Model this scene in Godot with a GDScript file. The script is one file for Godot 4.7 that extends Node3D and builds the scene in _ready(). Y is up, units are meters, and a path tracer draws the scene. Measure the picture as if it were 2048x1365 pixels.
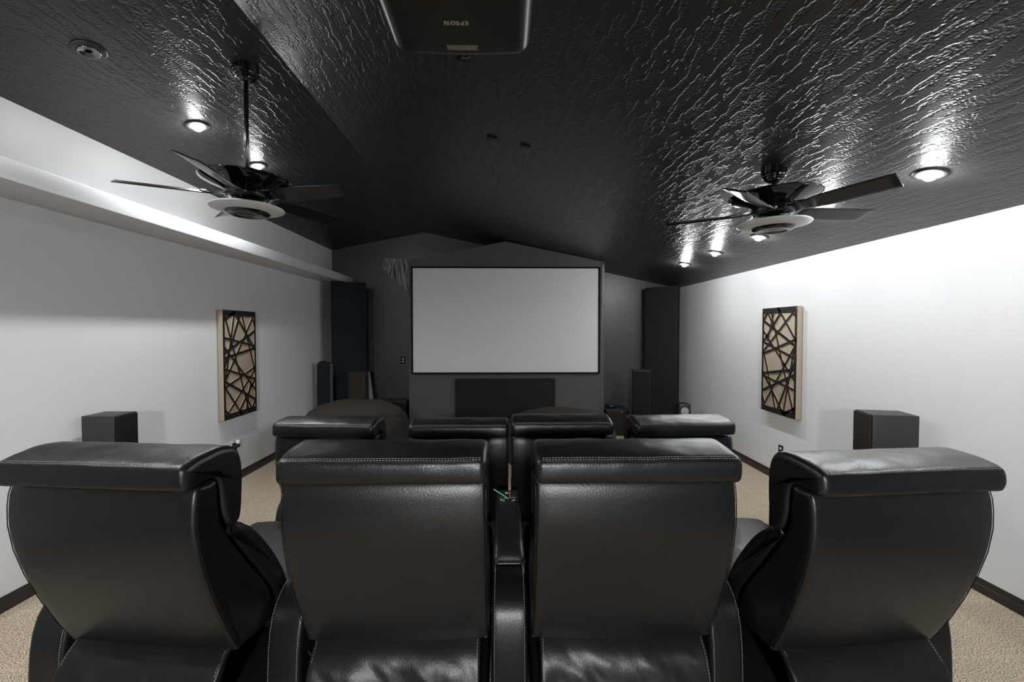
extends Node3D
# Home theatre: black vaulted ceiling, grey side walls, two rows of leather recliners facing a projection screen.
# Units are metres, y up, the screen lies towards -z. The camera stands at x = 0, z = 0.

const XL := -2.993     # wall with the ledge
const XR := 3.054      # plain wall
const YL := 3.068      # ceiling height at wall_left
const YR := 2.419      # ceiling height at wall_right
const XRIDGE := -1.395
const YRIDGE := 3.384
const ZEND := -7.56    # black end wall
const ZREAR := 1.9     # wall behind the camera
const ZBUMP := -6.711  # face of the boxed-out screen wall
const RISER := 0.16
const RISER_FRONT := -2.46

var M := {}
var counts := {}
var rng := RandomNumberGenerator.new()
var wob := FastNoiseLite.new()

func _ready():
	rng.seed = 7
	wob.seed = 11
	wob.frequency = 1.0
	# ---------------------------------------------------------------- camera, environment, exposure
	var cam := Camera3D.new()
	cam.name = "camera"
	cam.fov = rad_to_deg(2.0 * atan(682.5 / 860.0))
	cam.near = 0.05
	cam.far = 60.0
	cam.position = Vector3(0, 1.68, 0)
	cam.rotation_degrees = Vector3(-1.4563, -1.0213, 0.0)
	add_child(cam)
	cam.current = true
	var env := Environment.new()
	env.background_mode = Environment.BG_COLOR
	env.background_color = Color(0, 0, 0)
	env.tonemap_mode = Environment.TONE_MAPPER_LINEAR
	env.tonemap_exposure = 1.32
	env.sdfgi_enabled = true
	env.ssao_enabled = true
	env.ssil_enabled = true
	var we := WorldEnvironment.new()
	we.name = "world_environment"
	we.environment = env
	add_child(we)
	materials()
	# ---------------------------------------------------------------- recessed lamps: [x, z, lit]
	lamps()
	added_hallway()
	shell()
	screen_wall()
	ceiling_fans()
	projector()
	rear_row()
	front_row()
	wall_panels()
	speakers()
	corner_things()
	small_things()

# ------------------------------------------------------------------------------------------------ naming and committing
func numbered(n: String) -> String:
	counts[n] = counts.get(n, -1) + 1
	return n if counts[n] == 0 else "%s_%03d" % [n, counts[n]]

func thing(called: String, label: String, category: String, at := Vector3.ZERO, turn := 0.0, group := "") -> Node3D:
	var o := Node3D.new()
	o.name = numbered(called)
	add_child(o)
	o.position = at
	o.rotation.y = turn
	tag(o, label, category, group)
	return o

func tag(o, label: String, category: String, group := ""):
	o.set_meta("label", label)
	o.set_meta("category", category)
	if group != "":
		o.set_meta("group", group)

func obj(called: String, mesh: Mesh, m: Material, parent = null) -> MeshInstance3D:
	var o := MeshInstance3D.new()
	o.mesh = mesh
	o.material_override = m
	if parent == null:
		o.name = numbered(called)
		add_child(o)
	else:
		o.name = called
		parent.add_child(o, true)
	return o

func struct(called: String, mesh: Mesh, m: Material, label: String, category: String) -> MeshInstance3D:
	var o := obj(called, mesh, m)
	o.set_meta("kind", "structure")
	tag(o, label, category)
	return o

# ------------------------------------------------------------------------------------------------ ways to bend a shape
class Bend:
	var a := 0.0
	var b := 0.0
	var c := 0.0
	var n: FastNoiseLite
	func _init(a_ := 0.0, b_ := 0.0, c_ := 0.0, n_: FastNoiseLite = null):
		a = a_
		b = b_
		c = c_
		n = n_
	func at(p: Vector3) -> Vector3:
		return p

class Shift extends Bend:      # moves by (a, b, c)
	func at(p: Vector3) -> Vector3:
		return p + Vector3(a, b, c)

class RoughBead extends Bend:
	func at(p: Vector3) -> Vector3:
		return p + Vector3(n.get_noise_2d(p.y * 30.0, p.x * 20.0) * 0.008, 0, maxf(p.z, 0) * n.get_noise_2d(p.y * 60.0, 4.0))

class BladeBend extends Bend:
	func at(p: Vector3) -> Vector3:
		var f := (p.x + 0.24) / 0.48
		var q := p
		q.z *= lerpf(0.72, 1.0, smoothstep(0.0, 0.35, f))
		q.x += q.z * 0.14 * f
		return q + Vector3(0.415, 0, 0)

class IronBend extends Bend:
	func at(p: Vector3) -> Vector3:
		var f := (p.x + 0.075) / 0.15
		var q := p
		q.z *= sqrt(maxf(0.05, 1.0 - pow(maxf(f - 0.25, 0.0) / 0.76, 2.0)))
		return q + Vector3(0.175, 0.006, 0)

class HousingBend extends Bend:   # a = width, b = depth
	func at(p: Vector3) -> Vector3:
		var q := p
		var f := clampf(-q.z / (b / 2), 0.0, 1.0)
		q.z -= 0.018 * (1.0 - pow(q.x / (a / 2), 2.0)) * f
		return q + Vector3(0, 0.075, 0)

class ShellBend extends Bend:   # a = half width
	func at(p: Vector3) -> Vector3:
		return p + Vector3(0, 0, 0.010 * (1.0 - pow(p.x / a, 2.0)) * smoothstep(0.05, 0.25, p.z))

class PuckerBend extends Bend:   # a = half width, b = amount, c = seed
	func at(p: Vector3) -> Vector3:
		# gathers near the ends of a stuffed piece plus a soft overall unevenness
		var e := smoothstep(a * 0.72, a, absf(p.x))
		var g := atan2(p.y - 0.95, p.z)
		var soft := n.get_noise_3d(p.x * 6.0 + c, p.y * 9.0, p.z * 9.0)
		var tuck := sin(g * 34.0 + c * 3.0 + p.x * 9.0) * 0.4 + n.get_noise_3d(p.x * 24.0, p.y * 40.0 + c, p.z * 40.0)
		return p + Vector3(0, 1, 0.4) * (soft * b + tuck * b * 0.5 * e)

class FlapBend extends Bend:   # c = seed
	func at(p: Vector3) -> Vector3:
		var f := smoothstep(0.50, 0.36, p.y)
		return p + Vector3(0, 0, (n.get_noise_2d(p.x * 3.2 + c * 3.0 + p.y * 3.0, p.y * 3.0) * 0.026 + n.get_noise_2d(p.x * 9.0 - p.y * 6.0, p.y * 6.0 + c) * 0.004) * (0.15 + 0.85 * f))

class CrownBend extends Bend:   # domes the top: a = half width, b = rise, c = height from which it acts
	func at(p: Vector3) -> Vector3:
		return p + Vector3(0, b * (1.0 - pow(p.x / a, 2.0)) * smoothstep(c, c + 0.02, p.y), 0)

class SeatBend extends Bend:
	func at(p: Vector3) -> Vector3:
		return p + Vector3(0, 0.395 + 0.02 * (1.0 - pow(p.x / 0.29, 2.0)), -0.30)

class BagBend extends Bend:
	var r := Vector3.ONE
	func at(p: Vector3) -> Vector3:
		var q := p.normalized()
		var hgt := (q.y + 1.0) / 2.0
		var wide := pow(maxf(sin(acos(clampf(q.y, -1, 1))), 0.0), 0.62)
		var d := Vector2(q.x, q.z).normalized()
		var fold := n.get_noise_3d(q.x * 2.2 + c, q.y * 2.0, q.z * 2.2) * 0.05 + absf(n.get_noise_3d(q.x * 6.0, q.y * 3.5 + c, q.z * 6.0)) * 0.03
		wide *= 1.0 + fold * 0.8
		var y := pow(hgt, 0.92) + fold * 0.5 * smoothstep(0.4, 0.9, hgt)
		return Vector3(d.x * wide * r.x, maxf(y, 0.0) * r.y, d.y * wide * r.z)

# ------------------------------------------------------------------------------------------------ mesh building
class Shape:
	var v := PackedVector3Array()      # triangle corners in threes
	var uv := PackedVector2Array()
	var group := PackedInt32Array()    # smoothing group of each triangle
	var smooth := true

	func solid(pts: PackedVector3Array, tri: PackedInt32Array, caps_from := -1):
		# triangles from caps_from on are shaded apart from the rest
		# adds a closed solid and turns its faces outward
		var vol := 0.0
		var c := Vector3.ZERO
		for p in pts:
			c += p
		c /= pts.size()
		for i in range(0, tri.size(), 3):
			vol += (pts[tri[i]] - c).dot((pts[tri[i + 1]] - c).cross(pts[tri[i + 2]] - c))
		var flip := vol > 0.0
		for i in range(0, tri.size(), 3):
			group.append(1 if caps_from >= 0 and i >= caps_from else 0)
			v.append(pts[tri[i]])
			if flip:
				v.append(pts[tri[i + 2]])
				v.append(pts[tri[i + 1]])
			else:
				v.append(pts[tri[i + 1]])
				v.append(pts[tri[i + 2]])

	func mesh() -> ArrayMesh:
		var st := SurfaceTool.new()
		st.begin(Mesh.PRIMITIVE_TRIANGLES)
		for i in range(0, v.size(), 3):
			# texture coordinates in metres, looked up along the axis a face looks along most
			var f := (v[i + 1] - v[i]).cross(v[i + 2] - v[i]).abs()
			st.set_smooth_group(group[i / 3] if smooth else -1)
			for k in 3:
				var p := v[i + k]
				if uv.size() == v.size():
					st.set_uv(uv[i + k])
				elif f.y >= f.x and f.y >= f.z:
					st.set_uv(Vector2(p.x, p.z))
				elif f.x >= f.z:
					st.set_uv(Vector2(p.z, p.y))
				else:
					st.set_uv(Vector2(p.x, p.y))
				st.add_vertex(p)
		st.generate_normals()
		return st.commit()

func flat() -> Shape:
	var s := Shape.new()
	s.smooth = false
	return s

func box(s: Shape, c: Vector3, size: Vector3, basis := Basis.IDENTITY):
	var p := PackedVector3Array()
	for i in 8:
		p.append(c + basis * (Vector3((i & 1) - 0.5, ((i >> 1) & 1) - 0.5, ((i >> 2) & 1) - 0.5) * size))
	s.solid(p, PackedInt32Array([0, 2, 1, 1, 2, 3, 4, 5, 6, 5, 7, 6, 0, 1, 4, 1, 5, 4, 2, 6, 3, 3, 6, 7, 0, 4, 2, 2, 4, 6, 1, 3, 5, 3, 7, 5]))

func box_mesh(size: Vector3, bevel := 0.0) -> Mesh:
	if bevel > 0.0:
		return rbox(size, bevel, 2, Vector3i(1, 1, 1))
	var s := flat()
	box(s, Vector3.ZERO, size)
	return s.mesh()

func steps(size: float, r: float, k: int, m: int) -> Array:
	var out := []
	var h := size / 2.0
	for i in k:
		out.append(-h + r * (1.0 - cos(PI / 2.0 * i / k)) if k > 1 else -h + r * i / k)
	for i in m + 1:
		out.append(lerpf(-h + r, h - r, float(i) / m))
	for i in range(k - 1, -1, -1):
		out.append(h - r * (1.0 - cos(PI / 2.0 * i / k)) if k > 1 else h - r * i / k)
	return out

# rounded box; m = flat subdivisions per axis; bend moves each point
func rbox_into(s: Shape, size: Vector3, r: float, k: int, m: Vector3i, bend: Bend = null):
	var ax := [steps(size.x, r, k, m.x), steps(size.y, r, k, m.y), steps(size.z, r, k, m.z)]
	var inner := size / 2.0 - Vector3(r, r, r)
	var pts := PackedVector3Array()
	var tri := PackedInt32Array()
	for a in 3:
		var b := (a + 1) % 3
		var c := (a + 2) % 3
		for side in [-1, 1]:
			var start := pts.size()
			for i in ax[b].size():
				for j in ax[c].size():
					var p := Vector3.ZERO
					p[a] = side * size[a] / 2.0
					p[b] = ax[b][i]
					p[c] = ax[c][j]
					var q := p.clamp(-inner, inner)
					p = q + (p - q).normalized() * r
					pts.append(bend.at(p) if bend != null else p)
			var n: int = ax[c].size()
			for i in ax[b].size() - 1:
				for j in n - 1:
					var o: int = start + i * n + j
					if side > 0:
						tri.append_array([o, o + n, o + n + 1, o, o + n + 1, o + 1])
					else:
						tri.append_array([o, o + n + 1, o + n, o, o + 1, o + n + 1])
	s.solid(pts, tri)

func rbox(size: Vector3, r: float, k: int, m: Vector3i, bend: Bend = null) -> Mesh:
	var s := Shape.new()
	rbox_into(s, size, r, k, m, bend)
	return s.mesh()

# turned profile: [radius, height] from one end to the other
func lathe_into(s: Shape, prof: Array, seg := 32, xf := Transform3D.IDENTITY):
	var pts := PackedVector3Array()
	var tri := PackedInt32Array()
	for q in prof:
		for i in seg:
			var a := TAU * i / seg
			pts.append(xf * Vector3(q[0] * cos(a), q[1], q[0] * sin(a)))
	for j in prof.size() - 1:
		for i in seg:
			var i2 := (i + 1) % seg
			var o := j * seg
			tri.append_array([o + i, o + i2, o + seg + i2, o + i, o + seg + i2, o + seg + i])
	for e in [0, prof.size() - 1]:
		if prof[e][0] > 0.0001:
			pts.append(xf * Vector3(0, prof[e][1], 0))
			for i in seg:
				var i2 := (i + 1) % seg
				if e == 0:
					tri.append_array([pts.size() - 1, i2, i])
				else:
					tri.append_array([pts.size() - 1, e * seg + i, e * seg + i2])
	s.solid(pts, tri)

func lathe(prof: Array, seg := 32, smooth := true, xf := Transform3D.IDENTITY) -> Mesh:
	var s := Shape.new()
	s.smooth = smooth
	lathe_into(s, prof, seg, xf)
	return s.mesh()

func tube_into(s: Shape, path: Array, r: float, seg := 8):
	var pts := PackedVector3Array()
	var tri := PackedInt32Array()
	for k in path.size():
		var d: Vector3 = (path[mini(k + 1, path.size() - 1)] - path[maxi(k - 1, 0)]).normalized()
		var up := Vector3.UP if absf(d.y) < 0.9 else Vector3.RIGHT
		var x := d.cross(up).normalized()
		var y := x.cross(d)
		for i in seg:
			var a := TAU * i / seg
			pts.append(path[k] + (x * cos(a) + y * sin(a)) * r)
	for k in path.size() - 1:
		for i in seg:
			var i2 := (i + 1) % seg
			var o := k * seg
			tri.append_array([o + i, o + i2, o + seg + i2, o + i, o + seg + i2, o + seg + i])
	for e in [0, path.size() - 1]:
		pts.append(path[e])
		for i in seg:
			var i2 := (i + 1) % seg
			if e == 0:
				tri.append_array([pts.size() - 1, i2, i])
			else:
				tri.append_array([pts.size() - 1, e * seg + i, e * seg + i2])
	s.solid(pts, tri)

func tube(path: Array, r: float, seg := 8) -> Mesh:
	var s := Shape.new()
	tube_into(s, path, r, seg)
	return s.mesh()

# a row of stitches along a line
func stitches(s: Shape, path: Array, long := 0.006, gap := 0.003, r := 0.0008):
	var left := 0.0
	for k in path.size() - 1:
		var a: Vector3 = path[k]
		var b: Vector3 = path[k + 1]
		var d := a.distance_to(b)
		if d < 0.0001:
			continue
		var dir := (b - a) / d
		var x := dir.cross(Vector3.UP if absf(dir.y) < 0.9 else Vector3.RIGHT).normalized()
		var t := left
		while t < d:
			box(s, a + dir * (t + long / 2.0), Vector3(r * 2, r * 2, long), Basis(x, dir.cross(x), dir))
			t += long + gap
		left = t - d

func clockwise(poly: PackedVector2Array) -> bool:   # with y up
	var s := 0.0
	for i in poly.size():
		s += poly[i].cross(poly[(i + 1) % poly.size()])
	return s < 0.0

# flat outline (x, y) pushed out along z from z0 to z1
func prism_into(s: Shape, poly: PackedVector2Array, z0: float, z1: float):
	var pts := PackedVector3Array()
	var tri := PackedInt32Array()
	var n := poly.size()
	for z in [z0, z1]:
		for p in poly:
			pts.append(Vector3(p.x, p.y, z))
	var t := Geometry2D.triangulate_polygon(poly)
	var cw := clockwise(poly)
	for i in range(0, t.size(), 3):
		# keep both caps consistent with the sides
		var a := t[i]
		var b := t[i + 1]
		var c := t[i + 2]
		var area := (poly[b] - poly[a]).cross(poly[c] - poly[a])
		if (area < 0) != cw:
			var h := b
			b = c
			c = h
		tri.append_array([a, c, b, n + a, n + b, n + c])
	for i in n:
		var j := (i + 1) % n
		tri.append_array([i, j, n + j, i, n + j, n + i])
	s.solid(pts, tri)

func prism(poly: PackedVector2Array, z0: float, z1: float) -> Mesh:
	var s := flat()
	prism_into(s, poly, z0, z1)
	return s.mesh()

func smooth_loop(ctrl: Array, per := 4) -> PackedVector2Array:
	var out := PackedVector2Array()
	var n := ctrl.size()
	for i in n:
		for k in per:
			out.append(ctrl[i].cubic_interpolate(ctrl[(i + 1) % n], ctrl[(i + n - 1) % n], ctrl[(i + 2) % n], float(k) / per))
	return out

# closed outline (z, y) carried along x from -half to half with rounded ends
func loft_x(s: Shape, prof: PackedVector2Array, half: float, r: float, flats := 8, bend: Bend = null, k := 4):
	var n := prof.size()
	var sign := -1.0 if clockwise(prof) else 1.0
	var nor := PackedVector2Array()
	for i in n:
		var d := (prof[(i + 1) % n] - prof[(i + n - 1) % n]).normalized()
		nor.append(Vector2(d.y, -d.x) * sign)
	var st := []
	for i in k + 1:
		var a := PI / 2.0 * i / k
		st.append([-half + r * (1.0 - sin(a)), r * (1.0 - cos(a))])
	st.reverse()
	for i in range(1, flats):
		st.append([lerpf(-half + r, half - r, float(i) / flats), 0.0])
	for i in k + 1:
		var a := PI / 2.0 * i / k
		st.append([half - r * (1.0 - sin(a)), r * (1.0 - cos(a))])
	var pts := PackedVector3Array()
	var tri := PackedInt32Array()
	for q in st:
		for i in n:
			var p: Vector2 = prof[i] - nor[i] * q[1]
			var w := Vector3(q[0], p.y, p.x)
			pts.append(bend.at(w) if bend != null else w)
	for j in st.size() - 1:
		for i in n:
			var i2 := (i + 1) % n
			var o := j * n
			tri.append_array([o + i, o + i2, o + n + i2, o + i, o + n + i2, o + n + i])
	var sides := tri.size()
	for e in 2:
		var cap := prof
		var t := Geometry2D.triangulate_polygon(cap)
		if t.is_empty():
			print("an outline crosses itself: ", prof)
		var cw := clockwise(cap)
		var o := 0 if e == 0 else (st.size() - 1) * n
		for i in range(0, t.size(), 3):
			var a := t[i]
			var b := t[i + 1]
			var c := t[i + 2]
			if ((cap[b] - cap[a]).cross(cap[c] - cap[a]) < 0) != cw:
				var h := b
				b = c
				c = h
			if e == 0:
				tri.append_array([o + a, o + c, o + b])
			else:
				tri.append_array([o + a, o + b, o + c])
	s.solid(pts, tri, sides)

# ------------------------------------------------------------------------------------------------ materials
func noise_image(sz: Vector2i, freq: float, seed_ := 1, octaves := 4, kind := FastNoiseLite.TYPE_SIMPLEX_SMOOTH, ridged := false) -> Image:
	var n := FastNoiseLite.new()
	n.seed = seed_
	n.noise_type = kind
	n.frequency = freq
	n.fractal_octaves = octaves
	n.fractal_type = FastNoiseLite.FRACTAL_RIDGED if ridged else FastNoiseLite.FRACTAL_FBM
	return n.get_seamless_image(sz.x, sz.y, false, false, 0.1, true)

func mat(linear: Color, rough: float, spec := 0.5, metal := 0.0) -> StandardMaterial3D:
	var m := StandardMaterial3D.new()
	m.albedo_color = linear.linear_to_srgb()
	m.roughness = rough
	m.metallic = metal
	m.metallic_specular = spec
	return m

func relief(m: StandardMaterial3D, im: Image, cm: float, scale: float):
	m.heightmap_enabled = true
	m.heightmap_texture = ImageTexture.create_from_image(im)
	m.heightmap_scale = cm
	m.uv1_scale = Vector3(scale, scale, scale)

func tinted(im: Image, a: Color, b: Color, contrast := 1.0) -> ImageTexture:
	# grey image -> colours between a and b (linear values)
	var sa := a.linear_to_srgb()
	var sb := b.linear_to_srgb()
	im.convert(Image.FORMAT_L8)
	var d := im.get_data()
	var lut := []
	for i in 256:
		lut.append(sa.lerp(sb, clampf((i / 255.0 - 0.5) * contrast + 0.5, 0, 1)))
	var out := PackedByteArray()
	out.resize(d.size() * 3)
	for i in d.size():
		var c: Color = lut[d[i]]
		out[i * 3] = int(c.r * 255)
		out[i * 3 + 1] = int(c.g * 255)
		out[i * 3 + 2] = int(c.b * 255)
	return ImageTexture.create_from_image(Image.create_from_data(im.get_width(), im.get_height(), false, Image.FORMAT_RGB8, out))

func trowel_image() -> Image:
	# skip-trowel plaster: long wandering plateaus with crisp edges over a fine stipple, drawn out along z
	var n := 1024
	var a := noise_image(Vector2i(n, n / 5), 0.036, 3, 3)
	a.resize(n, n, Image.INTERPOLATE_CUBIC)
	var b := noise_image(Vector2i(n, n / 2), 0.05, 5, 3)
	b.resize(n, n, Image.INTERPOLATE_CUBIC)
	var c := noise_image(Vector2i(n, n), 0.12, 9, 2)
	var w := noise_image(Vector2i(n, n), 0.006, 13, 2)
	for im in [a, b, c, w]:
		im.convert(Image.FORMAT_L8)
	var da := a.get_data()
	var db := b.get_data()
	var dc := c.get_data()
	var dw := w.get_data()
	var out := PackedByteArray()
	out.resize(n * n)
	for i in n * n:
		var base := da[i] + (db[i] - 128) * 0.40
		var th := 118.0 + (dw[i] - 128) * 0.22
		var t := clampf((base - th) / 16.0, 0.0, 1.0)
		var ridge := clampf(1.0 - absf(base - th - 14.0) / 14.0, 0.0, 1.0)
		var fine := (dc[i] - 128) * (0.50 * (1.0 - t) + 0.12)
		out[i] = int(clampf(70.0 + t * 110.0 + ridge * 22.0 + fine, 0, 255))
	return Image.create_from_data(n, n, false, Image.FORMAT_L8, out)

func materials():
	var grain := noise_image(Vector2i(512, 512), 0.06, 21, 4, FastNoiseLite.TYPE_CELLULAR)
	var peel := noise_image(Vector2i(512, 512), 0.05, 22, 3)
	var fuzz := noise_image(Vector2i(512, 512), 0.11, 23, 3)
	# plaster ceiling
	M.ceiling = mat(Color(0.026, 0.026, 0.0265), 0.36, 0.4)
	M.ceiling.heightmap_enabled = true
	M.ceiling.heightmap_texture = ImageTexture.create_from_image(trowel_image())
	M.ceiling.heightmap_scale = 0.36
	# walls
	M.wall = mat(Color(0.66, 0.66, 0.665), 0.42, 0.5)
	relief(M.wall, peel, 0.06, 2.5)
	M.black_wall = mat(Color(0.050, 0.050, 0.051), 0.36, 0.5)
	relief(M.black_wall, peel, 0.06, 2.5)
	M.bump = mat(Color(0.056, 0.056, 0.057), 0.6, 0.4)
	relief(M.bump, peel, 0.05, 2.5)
	M.carpet = mat(Color(1, 1, 1), 0.95, 0.1)
	M.carpet.albedo_texture = tinted(noise_image(Vector2i(512, 512), 0.09, 31, 4), Color(0.32, 0.24, 0.17), Color(0.84, 0.71, 0.56), 2.8)
	relief(M.carpet, fuzz, 1.2, 2.2)
	M.baseboard = mat(Color(0.020, 0.015, 0.012), 0.35)
	M.leather = mat(Color(0.006, 0.006, 0.0063), 0.36, 0.42)
	relief(M.leather, grain, 0.035, 5.0)
	M.leather_dull = mat(Color(0.007, 0.007, 0.0073), 0.40, 0.42)
	relief(M.leather_dull, grain, 0.035, 5.0)
	M.quilt = mat(Color(0.03, 0.03, 0.03), 0.6)
	M.thread = mat(Color(0.22, 0.22, 0.23), 0.8, 0.3)
	M.gloss_black = mat(Color(0.006, 0.006, 0.006), 0.08, 0.6)
	M.blade = mat(Color(0.008, 0.008, 0.008), 0.22, 0.4)
	M.steel = mat(Color(0.20, 0.20, 0.20), 0.22, 0.5, 1.0)
	M.chrome = mat(Color(0.6, 0.6, 0.6), 0.15, 0.5, 1.0)
	M.frost = mat(Color(0.62, 0.62, 0.60), 0.35, 0.5)
	M.plastic = mat(Color(0.012, 0.012, 0.012), 0.4, 0.5)
	M.ceiling_trim = mat(Color(0.024, 0.024, 0.0245), 0.5)
	M.projector = mat(Color(0.010, 0.010, 0.010), 0.34, 0.5)
	M.print = mat(Color(0.34, 0.34, 0.34), 0.6)
	M.dark_print = mat(Color(0.05, 0.05, 0.05), 0.6)
	M.screen = mat(Color(0.52, 0.52, 0.505), 0.75, 0.3)
	M.velvet = mat(Color(0.006, 0.006, 0.006), 0.9, 0.2)
	M.cloth_black = mat(Color(0.016, 0.016, 0.0165), 0.9, 0.2)
	relief(M.cloth_black, fuzz, 0.05, 6.0)
	M.trap_blue = mat(Color(0.015, 0.0195, 0.0235), 0.9, 0.2)
	relief(M.trap_blue, fuzz, 0.05, 6.0)
	M.trap_grey = mat(Color(0.022, 0.022, 0.024), 0.9, 0.2)
	relief(M.trap_grey, fuzz, 0.05, 6.0)
	M.linen = mat(Color(1, 1, 1), 0.9, 0.2)
	M.linen.albedo_texture = tinted(noise_image(Vector2i(256, 256), 0.16, 41, 3), Color(0.24, 0.205, 0.16), Color(0.52, 0.46, 0.375), 1.5)
	relief(M.linen, fuzz, 0.08, 3.0)
	M.ply_edge = mat(Color(0.48, 0.31, 0.18), 0.7)
	M.lattice = mat(Color(0.008, 0.007, 0.0065), 0.5)
	M.speaker = mat(Color(0.020, 0.020, 0.0205), 0.5)
	M.grille = mat(Color(0.012, 0.012, 0.0122), 0.9, 0.2)
	relief(M.grille, fuzz, 0.05, 8.0)
	M.brown_grille = mat(Color(0.026, 0.021, 0.0175), 0.85, 0.25)
	relief(M.brown_grille, fuzz, 0.05, 8.0)
	M.bean = mat(Color(0.030, 0.025, 0.021), 0.85, 0.25)
	relief(M.bean, fuzz, 0.12, 4.0)
	M.white_plastic = mat(Color(0.7, 0.7, 0.7), 0.4)
	M.cone = mat(Color(0.30, 0.30, 0.30), 0.4)
	M.green = mat(Color(0.10, 0.42, 0.22), 0.3)
	M.red = mat(Color(0.45, 0.06, 0.05), 0.3)
	M.shag = mat(Color(0.24, 0.24, 0.24), 0.95, 0.1)
	relief(M.shag, fuzz, 0.6, 6.0)
	M.pad_edge = mat(Color(0.065, 0.07, 0.07), 0.9, 0.2)
	# weathered ply: grain streaks that run upright
	var im := noise_image(Vector2i(512, 24), 0.06, 51, 4)
	im.resize(512, 512, Image.INTERPOLATE_CUBIC)
	M.wood = mat(Color(1, 1, 1), 0.6)
	M.wood.albedo_texture = tinted(im, Color(0.025, 0.025, 0.025), Color(0.55, 0.55, 0.55), 2.2)
	M.wood.uv1_scale = Vector3(2, 2, 2)
	M.dome = mat(Color(0.8, 0.8, 0.8), 0.4)  # glow of the globe added in the unseen hall
	M.dome.emission_enabled = true
	M.dome.emission = Color(1, 1, 1)
	M.dome.emission_energy_multiplier = 6.0
	M.bulb = mat(Color(1, 1, 1), 0.5)
	M.bulb.emission_enabled = true
	M.bulb.emission = Color(1, 1, 1)
	M.bulb.emission_energy_multiplier = 55.0

# ------------------------------------------------------------------------------------------------ lamps
func ceil_y(x: float) -> float:
	return YRIDGE + (x - XRIDGE) * ((YRIDGE - YL) / (XRIDGE - XL) if x < XRIDGE else (YR - YRIDGE) / (XR - XRIDGE))

func ceil_normal(x: float) -> Vector3:   # points down into the room
	var m := (YRIDGE - YL) / (XRIDGE - XL) if x < XRIDGE else (YR - YRIDGE) / (XR - XRIDGE)
	return Vector3(m, -1, 0).normalized()

func lamps():
	var spots := [
		[-2.27, -2.43, false, "unlit recessed downlight with dark ring beside the beam wall"],
		[-2.29, -3.29, true, "lit recessed downlight on the slope with the long fan rod, next to the unlit one"],
		[-2.29, -4.07, true, "lit recessed downlight peeking out above the long-rod ceiling fan"],
		[-2.29, -0.79, true, "lit recessed downlight on the beam side over the space behind the seats"],
		[-2.29, -1.61, true, "lit recessed downlight over the end seat by the ledge wall"],
		[2.397, -5.70, true, "lit recessed downlight closest to the black end wall"],
		[2.397, -4.87, true, "lit recessed downlight second from the black end wall"],
		[2.397, -4.03, true, "lit recessed downlight third from the black end wall, below the fan's pale glass"],
		[2.397, -3.21, true, "lit recessed downlight hidden behind a blade of the short-rod ceiling fan"],
		[2.397, -2.40, true, "lit recessed downlight beyond a blade tip of the short-rod ceiling fan"],
		[2.397, -1.58, true, "lit recessed downlight over the end seat by the plain wall"],
	]
	var ring := lathe([[0.033, 0.012], [0.034, 0.003], [0.040, 0.000], [0.070, 0.0], [0.078, 0.006], [0.079, 0.012]], 40)
	var bowl := lathe([[0.050, 0.004], [0.050, -0.006], [0.046, -0.007], [0.040, -0.004], [0.026, 0.002], [0.0, 0.004], [0.0, 0.008]], 32)
	var dome := lathe([[0.030, 0.006], [0.030, -0.010], [0.027, -0.020], [0.016, -0.028], [0.0, -0.031]], 24)
	for q in spots:
		var n := ceil_normal(q[0])
		var o := thing("recessed_downlight", q[3], "light", Vector3(q[0], ceil_y(q[0]), q[1]) + n * 0.011, 0, "recessed ceiling lights")
		o.basis = Basis(Quaternion(Vector3.DOWN, n))
		obj("trim_ring", ring, M.ceiling_trim, o)
		if not q[2]:
			obj("reflector", bowl, M.steel, o)
			continue
		obj("bulb", dome, M.bulb, o)
		# flood bulb: most of its light goes down, some spills sideways along the ceiling
		var down := SpotLight3D.new()
		down.name = "lamp_flood"
		o.add_child(down)
		down.position = Vector3(0, -0.022, 0)
		down.rotation.x = -PI / 2.0
		down.spot_angle = 76.0 if q[0] < 0.0 else 82.0
		down.spot_angle_attenuation = 1.0
		down.spot_range = 14.0
		down.spot_attenuation = 2.0
		down.light_size = 0.03
		down.light_color = Color(0.975, 0.99, 1.0)
		down.light_energy = 1.55 if q[0] < 0.0 else 0.38   # each row's level set to match the tone of its side wall
		down.shadow_enabled = true
		var l := OmniLight3D.new()
		l.name = "lamp_light"
		o.add_child(l)
		l.position = Vector3(0, -0.022, 0)
		l.omni_range = 14.0
		l.omni_attenuation = 2.0
		l.light_size = 0.03
		l.light_color = Color(0.975, 0.99, 1.0)
		l.light_energy = 0.11 if q[0] < 0.0 else 0.28
		l.shadow_enabled = true

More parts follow.
